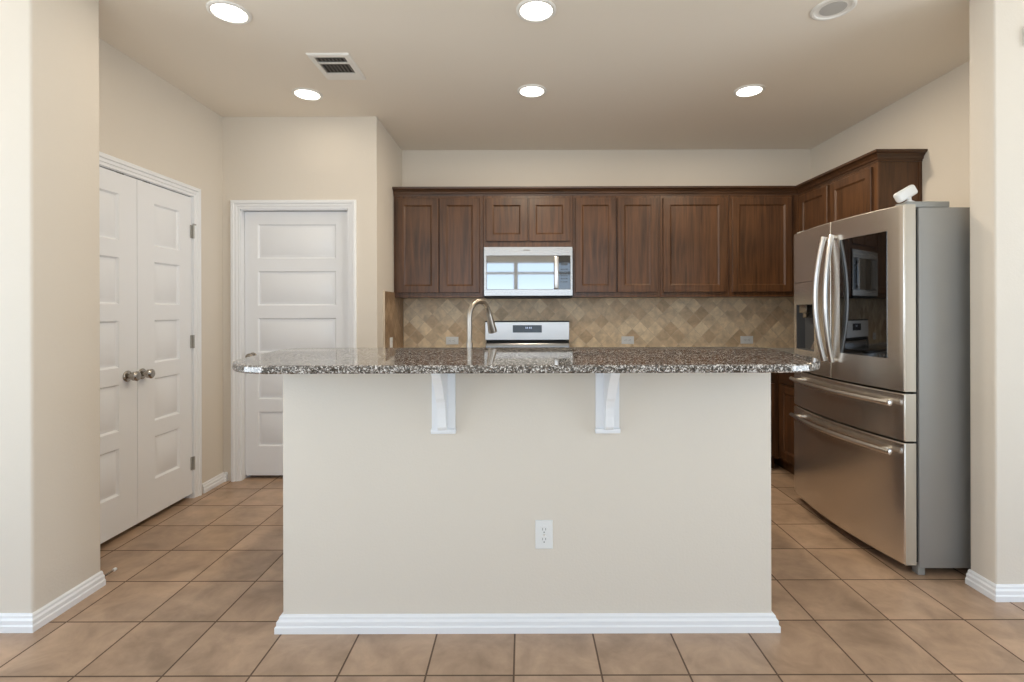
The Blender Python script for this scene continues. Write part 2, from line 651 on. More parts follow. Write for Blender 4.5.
# ------------------------------------------------------------------ island knee wall
KX0, KX1, KY0, KY1, KH = -0.964, 0.993, 2.008, 2.150, 1.0664
struct('wall_island', mkbox(KX0, KX1, KY0, KY1, 0, KH, 0.006, 2, 'V'), M['wall'], 'plain pale greige half wall under the granite bar top', 'wall')

# ------------------------------------------------------------------ baseboards
BP = [(0.0, 0.0), (0.023, 0.0), (0.023, 0.024), (0.018, 0.029), (0.018, 0.044), (0.011, 0.051), (0.010, 0.060), (0.004, 0.066), (0.0, 0.0665)]
XY = lambda a, b, c: (a, b, c)


def baseboard(name, path, label):
    struct(name, sweep(newbm(), path, BP, XY), M['white'], label, 'baseboard')


# "out" is left of travel
baseboard('baseboard_island', [(KX1, KY1), (KX1, KY0), (KX0, KY0), (KX0, KY1)][::-1] and [(KX0, KY1), (KX0, KY0), (KX1, KY0), (KX1, KY1)][::-1], 'white baseboard along the foot of the island wall')
baseboard('baseboard_left_end', [(CX, CY1 - .004), (CX, CY0), (XL + .01, CY0)], 'white baseboard wrapping the left wall end')
baseboard('baseboard_right_end', [(XR - .01, RY0), (RPX, RY0), (RPX, RY1 - .002)], 'white baseboard wrapping the wall end beside the refrigerator')
baseboard('baseboard_closet', [(WX, PY - .001), (WX, CO1 + .082)], 'short white baseboard between closet doors and pantry corner')
baseboard('baseboard_pantry_left', [(PO0 - .097 + .002, PY), (WX + .015, PY)], 'tiny white baseboard left of the pantry door')
baseboard('baseboard_pantry', [(PX - .001, PY), (PO1 + .04, PY)], 'white baseboard right of the pantry door')

# ------------------------------------------------------------------ panelled interior doors
VB = [1.938, 1.581, 1.224, 0.868, 0.511]


def panel_leaf(u0, u1, v0, v1, th, pu0, pu1, rows, mapf):
    """moulded five-panel leaf: mapf(u, v, w) with w = 0 at the face, negative inward"""
    bm = newbm()
    us = [u0, pu0, pu1, u1]
    vs = [v0]
    for t_, b_ in sorted(rows, key=lambda r: r[1]):
        vs += [b_, t_]
    vs.append(v1)
    V = {}

    def vert(u, v, w):
        key = (round(u, 5), round(v, 5), round(w, 5))
        if key not in V:
            V[key] = bm.verts.new(mapf(u, v, w))
        return V[key]
    for i in range(3):
        for j in range(len(vs) - 1):
            a, b, c, d = us[i], us[i + 1], vs[j], vs[j + 1]
            if i == 1 and j % 2 == 1:
                rings = [(0, 0), (0.004, -0.006), (0.010, -0.012), (0.016, -0.012), (0.032, -0.003)]
                loops = [[vert(a + e, c + e, w), vert(b - e, c + e, w), vert(b - e, d - e, w), vert(a + e, d - e, w)] for e, w in rings]
                for l0, l1 in zip(loops, loops[1:]):
                    for k in range(4):
                        bm.faces.new((l0[k], l0[(k + 1) % 4], l1[(k + 1) % 4], l1[k]))
                bm.faces.new(loops[-1])
            else:
                bm.faces.new((vert(a, c, 0), vert(b, c, 0), vert(b, d, 0), vert(a, d, 0)))
    # edges and back
    bl = [vert(u0, v0, -th), vert(u1, v0, -th), vert(u1, v1, -th), vert(u0, v1, -th)]
    bm.faces.new(bl)
    for j in range(len(vs) - 1):
        pass
    bm.faces.new([vert(u0, v, 0) for v in vs] + [bl[3], bl[0]])
    bm.faces.new([vert(u1, v, 0) for v in vs] + [bl[2], bl[1]])
    bm.faces.new([vert(u, v0, 0) for u in us] + [bl[1], bl[0]])
    bm.faces.new([vert(u, v1, 0) for u in us] + [bl[2], bl[3]])
    return bm


ROWS = [(t_, t_ - 0.262) for t_ in VB]
CASE = [(0.0, 0.0), (0.0, 0.009), (0.016, 0.010), (0.020, 0.015), (0.036, 0.016), (0.041, 0.023), (0.056, 0.024), (0.064, 0.019), (0.064, 0.0)]


def knob(parent, pos, d, r=0.029):
    bm = newbm()
    lathe(bm, [(0.0, 0), (0.031, 0.0), (0.032, 0.006), (0.028, 0.010), (0.013, 0.013), (0.011, 0.030), (0.016, 0.034), (0.026, 0.040),
               (r, 0.050), (0.028, 0.060), (0.020, 0.067), (0.0, 0.069)], pos, d)
    part('knob', bm, M['nickel'], parent, 'round brushed nickel knob')


# closet: two narrow leaves hung flush with the casing
d1 = struct_root('door_1', (WX, (CO0 + CO1) / 2, 0), 'pair of narrow white five-panel closet doors with nickel knobs', 'door')
cmap = lambda u, v, w: (WX - 0.004 + w, u, v)
seam = 2.945
part_l = panel_leaf(CO0 + .008, seam - .0015, 0.034, 2.053, 0.035, 2.588, 2.812, ROWS, cmap)
leafs = []
leafs.append(part('door_leaf', part_l, M['white'], d1))
part_r = panel_leaf(seam + .0015, CO1 - .008, 0.034, 2.053, 0.035, 3.083, 3.308, ROWS, cmap)
leafs.append(part('door_leaf', part_r, M['white'], d1))
knob(leafs[0], (WX - 0.004, seam - .078, 0.908), (1, 0, 0), 0.0265)
knob(leafs[1], (WX - 0.004, seam + .032, 0.908), (1, 0, 0), 0.0265)
for yh, lf in ((CO1 - .003, 1), (CO0 + .003, 0)):
    for zh in (1.82, 1.07, 0.24):
        bm = newbm()
        sgn = 1 if lf else -1
        tube(bm, [(WX + .006, yh, zh - .045), (WX + .006, yh, zh + .045)], 0.006, 10)
        box(bm, WX - .003, WX + .001, yh - .022, yh + .006, zh - .044, zh + .044)
        if zh == 1.82 and lf:
            box(bm, WX + .004, WX + .014, yh - .008, yh + .05, zh + .046, zh + .056, 0.002)
        part('hinge', bm, M['hinge'], leafs[lf], 'satin nickel hinge')
bm = newbm()   # jamb lining + casing
box(bm, WX - .119, WX, CO0 - .001, CO0 + .006, 0, CH)
box(bm, WX - .119, WX, CO1 - .006, CO1 + .001, 0, CH)
box(bm, WX - .119, WX, CO0, CO1, CH - .008, CH + .001)
sweep(bm, [(CO1 - .004, 0), (CO1 - .004, CH - .004), (CO0 + .004, CH - .004), (CO0 + .004, 0)][::-1], CASE, lambda a, b, c: (WX + c, a, b))
part('casing', bm, M['white'], d1)
bm = newbm()
for yy in (2.80, 3.00):
    box(bm, WX - .03, WX - .004, yy, yy + .05, 2.052, CH - .008)
part('ball_catch', bm, M['slot'], d1)

# pantry door, set back in its frame
d2 = struct_root('door_2', ((PO0 + PO1) / 2, PY, 0), 'single white five-panel pantry door behind the island', 'door')
DY = PY + 0.045
pmap = lambda u, v, w: (u, DY - w, v)
lf = part('door_leaf', panel_leaf(PO0 + .014, PO1 - .014, 0.026, 2.034, 0.04, PO0 + .112, PO1 - .112, ROWS, pmap), M['white'], d2)
knob(lf, (PO0 + .075, DY, 0.93), (0, -1, 0))
bm = newbm()
box(bm, PO0 - .001, PO0 + .011, PY, PY + .119, 0, PH)
box(bm, PO1 - .011, PO1 + .001, PY, PY + .119, 0, PH)
box(bm, PO0, PO1, PY, PY + .119, PH - .012, PH + .001)
bm2 = [(PO0 + .004, 0), (PO0 + .004, PH - .004), (PO1 - .004, PH - .004), (PO1 - .004, 0)]
CASE2 = [(o_ * 1.45, c_) for o_, c_ in CASE]
sweep(bm, [bm2[0], bm2[1], bm2[2], bm2[3]], [(o_, c_) for o_, c_ in CASE], lambda a, b, c: (a, PY - c, b))
box(bm, PO0 + .011, PO0 + .022, DY + .042, PY + .119, 0, PH - .012)
part('casing', bm, M['white'], d2)

# ------------------------------------------------------------------ granite bar top
BX0, BX1, BYF, BYB, BZ0, BZ1 = -1.099, 1.122, 1.742, 2.342, 1.059, 1.0885
BTILT = math.tan(math.radians(1.7))      # the slab leans a little towards the room


def rounded_poly(pts, radii, n=10):
    out = []
    k = len(pts)
    for i, p in enumerate(pts):
        r = radii[i]
        p = Vector(p)
        a = (Vector(pts[i - 1]) - p).normalized()
        b = (Vector(pts[(i + 1) % k]) - p).normalized()
        if r <= 0:
            out.append(tuple(p))
            continue
        c = p + (a + b) * r
        a0 = p + a * r - c
        for j in range(n + 1):
            t = j / n * PI / 2
            q = c - b * r * math.cos(t) * 1.0 - a * r * math.sin(t) * 1.0
            out.append(tuple(q))
    return out


poly = rounded_poly([(BX0, BYF), (BX1, BYF), (BX1, BYB), (BX0, BYB)], [0.21, 0.21, 0.10, 0.10], 14)
bm = newbm()
th = BZ1 - BZ0


def inset(poly, e):
    cx = sum(p[0] for p in poly) / len(poly)
    n = len(poly)
    out = []
    for i in range(n):
        p0, p1, p2 = Vector(poly[i - 1]), Vector(poly[i]), Vector(poly[(i + 1) % n])
        d = (p2 - p0).normalized()
        out.append(tuple(p1 + Vector((-d.y, d.x)) * e))
    return out


loops = []
for e, z in ((0.006, BZ0), (0.002, BZ0 + .002), (0, BZ0 + .006), (0, BZ1 - .006), (0.002, BZ1 - .002), (0.006, BZ1)):
    loops.append([bm.verts.new((x, y, z + (y - BYF) * BTILT)) for x, y in inset(poly, e)])
for a, b in zip(loops, loops[1:]):
    for j in range(len(a)):
        bm.faces.new((a[j], a[(j + 1) % len(a)], b[(j + 1) % len(a)], b[j]))
bm.faces.new(list(reversed(loops[0])))
bm.faces.new(loops[-1])
tag(link_mesh('bar_countertop', bm, M['granite'], angle=12), 'speckled granite bar top with rounded corners on the island wall', 'countertop')


def corbel(xc, label):
    t = thing('corbel', label, 'bracket', (xc, KY0, 0.79), 'white corbels under the bar top')
    w = 0.047
    b0 = 0.790
    bm = newbm()
    box(bm, xc - w, xc + w, KY0 - .016, KY0, b0 + .018, BZ0 + .006, 0.003)
    box(bm, xc - w - .003, xc + w + .003, KY0 - .024, KY0, b0, b0 + .020, 0.004)
    part('back_plate', bm, M['white'], t)
    bm = newbm()
    prof = [(KY0 - .014, b0 + .019), (KY0 - .040, b0 + .019), (KY0 - .056, b0 + .026), (KY0 - .062, b0 + .036), (KY0 - .064, b0 + .075),
            (KY0 - .070, b0 + .110), (KY0 - .082, b0 + .138), (KY0 - .094, b0 + .150), (KY0 - .102, b0 + .152), (KY0 - .107, b0 + .162),
            (KY0 - .124, b0 + .190), (KY0 - .150, b0 + .220), (KY0 - .176, b0 + .242), (KY0 - .188, b0 + .256), (KY0 - .190, BZ0 + .0020), (KY0 - .014, BZ0 + .0072)]
    prism(bm, prof, xc - .0165, xc + .0165, lambda a, b, c: (c, a, b))
    part('bracket_arm', bm, M['white'], t, smooth=False)


corbel(-0.317, 'white wooden corbel under the bar, left of the wall outlet')
corbel(0.335, 'white wooden corbel under the bar, right of the wall outlet')


def outlet(label, c, ux, uy, nrm, horizontal, group):
    """duplex outlet: c centre on the wall, long axis 'uy', short axis 'ux', nrm out of the wall"""
    t = thing('wall_outlet', label, 'outlet', c, group)
    c, ux, uy, nrm = Vector(c), Vector(ux), Vector(uy), Vector(nrm)
    if horizontal:
        ux, uy = uy, ux

    def slab(bm, cu, cv, hu, hv, w0, w1, bev=0.0):
        b = bmesh.new()
        vs = []
        for w, e in ((w0, 0), (w1 - bev, 0), (w1, bev)):
            vs.append([b.verts.new(c + ux * (cu + sx * (hu - e)) + uy * (cv + sy * (hv - e)) + nrm * w) for sx, sy in ((-1, -1), (1, -1), (1, 1), (-1, 1))])
        for l0, l1 in zip(vs, vs[1:]):
            for k in range(4):
                b.faces.new((l0[k], l0[(k + 1) % 4], l1[(k + 1) % 4], l1[k]))
        b.faces.new(vs[0])
        b.faces.new(vs[-1])
        merge(bm, b)
    bm = newbm()
    slab(bm, 0, 0, 0.035, 0.057, 0.0, 0.006, 0.003)
    pl = part('cover_plate', bm, M['plastic'], t)
    for s in (-1, 1):
        bm = newbm()
        pts = []
        for k in range(20):
            a = 2 * PI * k / 20
            pts.append((0.0165 * max(-.86, min(.86, math.cos(a))) * 1.08, 0.0165 * math.sin(a) + s * 0.0195))
        prism(bm, pts, 0.006, 0.0085, lambda a, b, w: tuple(c + ux * a + uy * b + nrm * w))
        rc = part('receptacle', bm, M['plastic'], t)
        bm = newbm()
        for k in (-1, 1):
            slab(bm, k * 0.006, s * 0.0195 + .004, 0.0012, 0.0045, 0.008, 0.0088)
        slab(bm, 0, s * 0.0195 - .008, 0.0025, 0.0025, 0.008, 0.0088)
        part('slot', bm, M['grey_plastic'], rc)
    bm = newbm()
    lathe(bm, [(0.0, 0.007), (0.003, 0.007), (0.0032, 0.0055)], c, nrm, 12)
    part('screw', bm, M['chrome'], t)


outlet('white upright outlet on the front of the island wall', (0.0818, KY0, 0.383), (1, 0, 0), (0, 0, 1), (0, -1, 0), False, None)

# ------------------------------------------------------------------ kitchen: uppers
UF = 4.262         # face-frame plane of the back uppers
UB0, UB1 = 1.388, 2.262
RF = 2.338         # face-frame plane of the right uppers
UEND = 3.305


def ring_door(parent, u0, u1, v0, v1, mapf, st=0.058, grain='v', th=0.019):
    """recessed-panel cabinet door: frame + panel"""
    bm = newbm()
    rings = [(0.0, 0.0), (0.0, th - .003), (0.003, th), (st, th), (st + .004, th - .004), (st + .012, th - .009), (st + .012, 0.0)]
    loops = []
    for e, w in rings:
        loops.append([bm.verts.new(mapf(a, b, w)) for a, b in ((u0 + e, v0 + e), (u1 - e, v0 + e), (u1 - e, v1 - e), (u0 + e, v1 - e))])
    loops.append(loops[0])
    for l0, l1 in zip(loops, loops[1:]):
        for k in range(4):
            bm.faces.new((l0[k], l0[(k + 1) % 4], l1[(k + 1) % 4], l1[k]))
    d = part('door', bm, M['wood_v'], parent, smooth=False)
    bm = newbm()
    e = st + .011
    prism(bm, [(u0 + e, v0 + e), (u1 - e, v0 + e), (u1 - e, v1 - e), (u0 + e, v1 - e)], 0.002, th - .0095, mapf)
    part('door_panel', bm, M['wood_v'], d, smooth=False)
    return d


def upper_back(label, x0, x1, zb, doors, dz0, rail=0.0):
    t = thing('wall_cabinet', label, 'cabinet', ((x0 + x1) / 2, (UF + BY) / 2, zb), 'dark wall cabinets')
    x0 += .0008
    x1 -= .0008
    bm = newbm()
    box(bm, x0, x1, UF, BY - .001, zb, UB1, 0.0015, 1)
    part('cabinet_body', bm, M['wood_v'], t, smooth=False)
    for a, b in doors:
        ring_door(t, a, b, dz0, 2.226, lambda u, v, w: (u, UF - .0005 - w, v))


upper_back('dark wall cabinet at the left end, beside the pantry wall', PX + .004, -0.334, UB0, [(-1.066, -0.713), (-0.703, -0.366)], 1.428)
upper_back('short dark wall cabinet directly above the microwave', -0.334, 0.424, 1.815, [(-0.311, 0.038), (0.052, 0.399)], 1.862)
upper_back('dark two-door wall cabinet just right of the microwave', 0.424, 1.166, UB0, [(0.443, 0.787), (0.801, 1.142)], 1.428)
upper_back('dark wall cabinet with one wide door, second from the right corner', 1.166, 1.744, UB0, [(1.188, 1.721)], 1.428)
upper_back('dark wall cabinet with one wide door in the right corner', 1.744, RF + .02, UB0, [(1.772, 2.278)], 1.428)

t = thing('wall_cabinet', 'dark wall cabinet on the right wall, above and behind the refrigerator', 'cabinet', ((RF + RX) / 2, 3.78, UB0), 'dark wall cabinets')
bm = newbm()
box(bm, RF, RX - .001, UEND, UF - .001, UB0, UB1, 0.0015, 1)
part('cabinet_body', bm, M['wood_v'], t, smooth=False)
for a, b in ((3.828, 4.215), (3.345, 3.790)):
    ring_door(t, a, b, 1.428, 2.226, lambda u, v, w: (RF - .0005 - w, u, v))
# side frame of the end panel
bm = newbm()
box(bm, RF + .002, RF + .022, UEND - .004, UEND, UB0, UB1)
box(bm, RX - .022, RX - .001, UEND - .004, UEND, UB0, UB1)
part('end_stile', bm, M['wood_v'], t, smooth=False)

# crown moulding, one run round all uppers
CR = [(-0.01, 2.250), (0.004, 2.250), (0.005, 2.262), (0.012, 2.266), (0.016, 2.280), (0.030, 2.296), (0.044, 2.303), (0.046, 2.318), (-0.01, 2.318)]
bm = newbm()
sweep(bm, [(RX - .001, UEND - .004), (RF, UEND - .004), (RF, UF), (PX + .004, UF)][::-1], [(-o_, z_) for o_, z_ in CR], XY)
tag(link_mesh('crown_molding', bm, M['wood_x'], smooth=False), 'dark wooden crown molding running along the tops of the wall cabinets', 'molding')
# light rail under the long uppers
for x0, x1 in ((PX + .004, -0.336), (0.426, RF - .002)):
    pass

# ------------------------------------------------------------------ backsplash
struct('trim_1', mkbox(PX + .011, RX - .012, BY - .010, BY, 0.93, UB0 + .03), M['splash'], 'diagonal travertine tile backsplash on the back wall', 'backsplash')
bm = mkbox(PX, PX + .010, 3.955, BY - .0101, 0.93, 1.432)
struct('trim_2', bm, M['splash_side_shaded'], 'travertine tile backsplash on the pantry side wall', 'backsplash')
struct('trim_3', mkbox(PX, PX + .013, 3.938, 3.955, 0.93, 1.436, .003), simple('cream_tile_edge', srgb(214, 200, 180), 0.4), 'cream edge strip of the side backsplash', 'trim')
struct('trim_4', mkbox(RX - .011, RX, 3.35, BY - .0101, 0.93, UB0 + .03), M['splash_side_shaded'], 'travertine tile backsplash on the right wall', 'backsplash')

for xo, lb in ((-0.645, 'white sideways outlet on the backsplash left of the faucet'), (0.952, 'white sideways outlet on the backsplash right of the stove'),
               (2.036, 'white sideways outlet on the backsplash nearest the refrigerator')):
    outlet(lb, (xo, BY - .010, 1.003), (1, 0, 0), (0, 0, 1), (0, -1, 0), True, None)
outlet('white outlet on the side backsplash beside the pantry wall', (PX + .010, 4.14, 1.0), (0, 1, 0), (0, 0, 1), (1, 0, 0), False, None)

# ------------------------------------------------------------------ base cabinets + counters
BF = 3.975
RBF = 2.022


def base_back(label, x0, x1, doors):
    t = thing('base_cabinet', label, 'cabinet', ((x0 + x1) / 2, (BF + BY) / 2, 0), 'dark base cabinets')
    bm = newbm()
    box(bm, x0, x1, BF, BY - .001, 0.10, 0.882, 0.0015, 1)
    box(bm, x0, x1, BF + .07, BY - .001, 0.0, 0.10)
    part('cabinet_body', bm, M['wood_v'], t, smooth=False)
    for a, b in doors:
        mp = lambda u, v, w: (u, BF - .0005 - w, v)
        ring_door(t, a, b, 0.125, 0.695, mp)
        bm = newbm()
        prism(bm, [(a, 0.715), (b, 0.715), (b, 0.862), (a, 0.862)], 0, 0.019, mp)
        part('drawer', bm, M['wood_x'], t, smooth=False)


base_back('dark base cabinet left of the stove, behind the island', PX + .001, -0.345, [(-1.07, -0.73), (-0.715, -0.37)])
base_back('dark base cabinet right of the stove, behind the island', 0.433, RBF - .003, [(0.46, 0.83), (0.845, 1.215), (1.23, 1.60), (1.615, 1.985)])
t = thing('base_cabinet', 'dark base cabinet on the right wall, half hidden behind the refrigerator', 'cabinet', ((RBF + RX) / 2, 3.9, 0), 'dark base cabinets')
bm = newbm()
box(bm, RBF, RX - .001, 3.405, BY - .001, 0.10, 0.882, 0.0015, 1)
box(bm, RBF + .07, RX - .001, 3.405, BY - .001, 0.0, 0.10)
part('cabinet_body', bm, M['wood_v'], t, smooth=False)
mp = lambda u, v, w: (RBF - .0005 - w, u, v)
ring_door(t, 3.43, 3.93, 0.125, 0.695, mp)
bm = newbm()
prism(bm, [(3.43, 0.715), (3.93, 0.715), (3.93, 0.862), (3.43, 0.862)], 0, 0.019, mp)
part('drawer', bm, M['wood_y'], t, smooth=False)

tag(link_mesh('kitchen_countertop', mkbox(PX + .001, -0.342, BF - .03, BY - .011, 0.884, 0.914, .004), M['granite']), 'granite countertop left of the stove against the back wall', 'countertop')
bm = newbm()
box(bm, 0.430, RX - .012, BF - .03, BY - .011, 0.884, 0.914, .004)
box(bm, RBF - .03, RX - .012, 3.402, BF - .03, 0.884, 0.914, .004)
tag(link_mesh('kitchen_countertop', bm, M['granite']), 'granite countertop right of the stove, turning the corner to the refrigerator', 'countertop')

# island cabinets, sink counter, sink and faucet
t = thing('base_cabinet', 'dark sink cabinet behind the island half wall', 'cabinet', (0.02, 2.58, 0), 'dark base cabinets')
bm = newbm()
box(bm, KX0 + .02, KX1 - .02, KY1 + .001, 3.02, 0.10, 0.66)
box(bm, KX0 + .02, KX1 - .02, KY1 + .001, 2.95, 0.0, 0.10)
box(bm, KX0 + .02, -0.35, KY1 + .001, 3.02, 0.66, 0.882)
box(bm, 0.30, KX1 - .02, KY1 + .001, 3.02, 0.66, 0.882)
part('cabinet_body', bm, M['wood_v'], t, smooth=False)
for k in range(4):
    a = KX0 + .04 + k * 0.465
    ring_door(t, a, a + .45, 0.125, 0.862, lambda u, v, w: (u, 3.0205 + w, v))
bm = newbm()
SX0, SX1, SY0, SY1 = -0.32, 0.27, 2.63, 2.98
box(bm, KX0, SX0, KY1 + .001, 3.05, 0.884, 0.914)
box(bm, SX1, KX1, KY1 + .001, 3.05, 0.884, 0.914)
box(bm, SX0, SX1, KY1 + .001, SY0, 0.884, 0.914)
box(bm, SX0, SX1, SY1, 3.05, 0.884, 0.914)
tag(link_mesh('sink_countertop', bm, M['granite'], smooth=False), 'lower granite sink counter behind the raised bar top', 'countertop')
bm = newbm()
for a in ((SX0 - .015, SX0, SY0 - .015, SY1 + .015), (SX1, SX1 + .015, SY0 - .015, SY1 + .015), (SX0, SX1, SY0 - .015, SY0), (SX0, SX1, SY1, SY1 + .015)):
    box(bm, *a, 0.69, 0.883)
box(bm, SX0 - .015, SX1 + .015, SY0 - .015, SY1 + .015, 0.675, 0.69)
tag(link_mesh('kitchen_sink', bm, M['steel_x']), 'stainless undermount sink in the counter behind the bar', 'sink')

FX, FY = -0.270, 2.53
t = thing('kitchen_faucet', 'tall brushed nickel gooseneck faucet standing behind the bar top', 'faucet', (FX, FY, 0.914))
bm = newbm()
lathe(bm, [(0.0, 0.914), (0.027, 0.914), (0.027, 0.920), (0.020, 0.926), (0.0175, 0.935), (0.0160, 1.112), (0.0140, 1.118), (0.0, 1.118)], (FX, FY, 0), (0, 0, 1), 20)
part('faucet_body', bm, M['faucet'], t)
bm = newbm()
dx, dy = 0.55, 0.835
ra = 0.082
zc = 1.243
pts = [(FX, FY, 1.10 + k * (zc - 1.10) / 4) for k in range(5)]
for k in range(1, 15):
    a = PI - k * (PI * 0.93) / 14
    u = ra + ra * math.cos(a)
    pts.append((FX + dx * u, FY + dy * u, zc + ra * math.sin(a)))
pts_end = Vector(pts[-1])
dirn = (Vector(pts[-1]) - Vector(pts[-2])).normalized()
part('gooseneck', tube(bm, pts, 0.0132, 14), M['faucet'], t)
bm = newbm()
p0 = pts_end
p0v = [p0 + dirn * s for s in (-0.002, 0.006, 0.035, 0.085, 0.104, 0.106)]
part('spray_head', tube(bm, p0v, [0.0140, 0.0150, 0.0175, 0.0225, 0.0235, 0.019], 16), M['faucet'], t)
bm = newbm()
tube(bm, [(FX - .012, FY - .002, 0.985), (FX - .040, FY + .01, 0.99)], 0.011, 12)
tube(bm, [(FX - .036, FY + .008, 0.99), (FX - .060, FY + .05, 1.01), (FX - .072, FY + .085, 1.035)], [0.006, 0.005, 0.0045], 10)
part('handle', bm, M['faucet'], t)

# ------------------------------------------------------------------ microwave
MX0, MX1, MF, MZ0, MZ1 = -0.329, 0.419, 4.215, 1.394, 1.814
t = thing('microwave', 'stainless over-the-range microwave between the dark cabinets', 'microwave', (0.045, 4.4, MZ0))
part('case', mkbox(MX0, MX1, MF + .03, BY - .011, MZ0 + .012, MZ1, .003), M['steel_x'], t)
part('bottom_panel', mkbox(MX0 + .004, MX1 - .004, MF + .02, BY - .012, MZ0 - .012, MZ0 + .0125), M['black'], t)
dsp = 0.282     # door / control split
bm = newbm()
# door frame: rings with a window hole
wx0, wx1, wz0, wz1 = -0.306, 0.277, 1.452, 1.738


def frame_ring(bm, o, i, y0, y1):
    (a0, a1, c0, c1), (b0, b1, e0, e1) = o, i
    L = []
    for (p, q, r, s), y in ((o, y1), (o, y0 + .003), ((a0 + .003, a1 - .003, c0 + .003, c1 - .003), y0), (i, y0), ((b0 + .003, b1 - .003, e0 + .003, e1 - .003), y0 + .004), ((b0 + .003, b1 - .003, e0 + .003, e1 - .003), y1)):
        L.append([bm.verts.new((x, y, z)) for x, z in ((p, r), (q, r), (q, s), (p, s))])
    L.append(L[0])
    for l0, l1 in zip(L, L[1:]):
        for k in range(4):
            bm.faces.new((l0[k], l0[(k + 1) % 4], l1[(k + 1) % 4], l1[k]))


frame_ring(bm, (MX0, MX1, MZ0 + .004, MZ1 - .002), (wx0, 0.400, wz0, wz1), MF, MF + .03)
door = part('door', bm, M['steel_x'], t, smooth=False)
part('window_glass', mkbox(wx0 - .004, 0.285, MF + .006, MF + .012, wz0 - .004, wz1 + .004), M['mirror_glass'], door)
cp = part('control_panel', mkbox(0.2855, 0.404, MF + .005, MF + .012, wz0 - .004, wz1 + .004), M['blackglass'], t)
part('clock_display', mkbox(0.318, 0.375, MF + .0035, MF + .0052, 1.655, 1.678), M['display'], cp)
for r in range(5):
    for c in range(3):
        x = 0.318 + c * 0.022
        z = 1.625 - r * 0.026
        part('button', mkbox(x, x + .014, MF + .0042, MF + .0052, z - .010, z), M['display'], cp)
bm = newbm()
box(bm, 0.262, 0.298, MF - .038, MF - .022, wz0 + .004, wz1 - .012, .006, 3)
for z in (wz0 + .03, wz1 - .04):
    box(bm, 0.270, 0.284, MF - .026, MF + .004, z - .012, z + .012)
part('handle', bm, M['steel_handle'], door)
part('nameplate', mkbox(0.005, 0.062, MF - .0012, MF + .001, 1.777, 1.787), M['grey_plastic'], door)

# ------------------------------------------------------------------ range
GX0, GX1 = -0.337, 0.424
t = thing('kitchen_range', 'stainless range with a light control backguard under the microwave', 'stove', (0.044, 4.24, 0))
part('oven_body', mkbox(GX0, GX1, 3.955, BY - .015, 0.02, 0.905, .002), M['steel_x'], t)
dr = part('oven_door', mkbox(GX0 + .004, GX1 - .004, 3.915, 3.954, 0.22, 0.80, .004), M['steel_x'], t)
part('window_glass', mkbox(GX0 + .10, GX1 - .10, 3.911, 3.916, 0.38, 0.66), M['blackglass'], dr)
bm = newbm()
tube(bm, [(GX0 + .05, 3.87, 0.765), (GX1 - .05, 3.87, 0.765)], .012)
for x in (GX0 + .07, GX1 - .07):
    tube(bm, [(x, 3.87, 0.765), (x, 3.918, 0.765)], .008, 10)
part('handle', bm, M['steel_handle'], dr)
part('storage_drawer', mkbox(GX0 + .004, GX1 - .004, 3.92, 3.954, 0.06, 0.21, .004), M['steel_x'], t)
part('cooktop', mkbox(GX0 - .001, GX1 + .001, 3.935, BY - .09, 0.905, 0.922, .004), M['blackglass'], t)
for k in range(4):
    x = GX0 + .14 + k * 0.16
    bm = newbm()
    lathe(bm, [(0, 0), (.022, 0), (.020, .024), (.006, .028), (0, .028)], (x, 3.954, 0.855), (0, -1, 0), 16)
    part('control_knob', bm, M['steel_handle'], t)
bm = newbm()
# rear riser with a dark curved strip, then the sloped light panel
prism(bm, [(4.480, 0.922), (4.565, 0.922), (4.565, 0.986), (4.500, 0.986), (4.492, 0.984), (4.487, 0.978), (4.484, 0.966), (4.481, 0.945)], GX0 + .004, GX1 - .012, lambda a, b, c: (c, a, b))
part('rear_riser', bm, M['riser'], t)
part('groove', mkbox(GX0 + .006, GX1 - .012, 4.515, 4.565, 0.986, 1.015), M['black'], t)
bm = newbm()
prism(bm, [(4.492, 1.014), (4.565, 1.014), (4.565, 1.174), (4.508, 1.174), (4.502, 1.170)], GX0, GX1 - .011, lambda a, b, c: (c, a, b))
bg = part('backguard', bm, stainless('backguard_steel', 'X', 0.74, 0.38, (1, 1, 1)), t, smooth=False)
bm = newbm()
box(bm, GX0 - .002, GX1 - .009, 4.50, 4.567, 1.174, 1.181)
part('top_cap', bm, M['black'], bg)
bm = newbm()
tilt = (4.502 - 4.492) / 0.14
prism(bm, [(4.492 + tilt * .042 - .002, 1.078), (4.492 + tilt * .042 + .006, 1.078), (4.492 + tilt * .108 + .006, 1.144), (4.492 + tilt * .108 - .002, 1.144)], -0.092, 0.168, lambda a, b, c: (c, a, b))
dp = part('display', bm, M['display'], bg, 'dark control display')
bm = newbm()
for k in range(4):
    x = 0.022 + k * .014 + (0.006 if k > 1 else 0)
    yb = 4.492 + tilt * .085 - .0035
    box(bm, x, x + .008, yb, yb + .003, 1.112, 1.128)
part('clock_digits', bm, M['blue'], dp, 'blue clock digits')
for x in (GX0 + .02, GX1 - .03):
    bm = newbm()
    lathe(bm, [(0, 0), (.013, 0), (.013, .014), (.009, .018), (0, .018)], (x, 4.515, 0.994), (0, -1, 0), 14)
    part('end_knob', bm, M['black'], t)

# ------------------------------------------------------------------ refrigerator
RY_0, RY_1 = 2.405, 3.386
YC, HW = (RY_0 + RY_1) / 2, (RY_1 - RY_0) / 2
FXB = 1.886          # front plane of the body
FXE, BOW = 1.826, 0.05


def fx(y):
    return FXE - BOW * (1 - ((y - YC) / HW) ** 2)


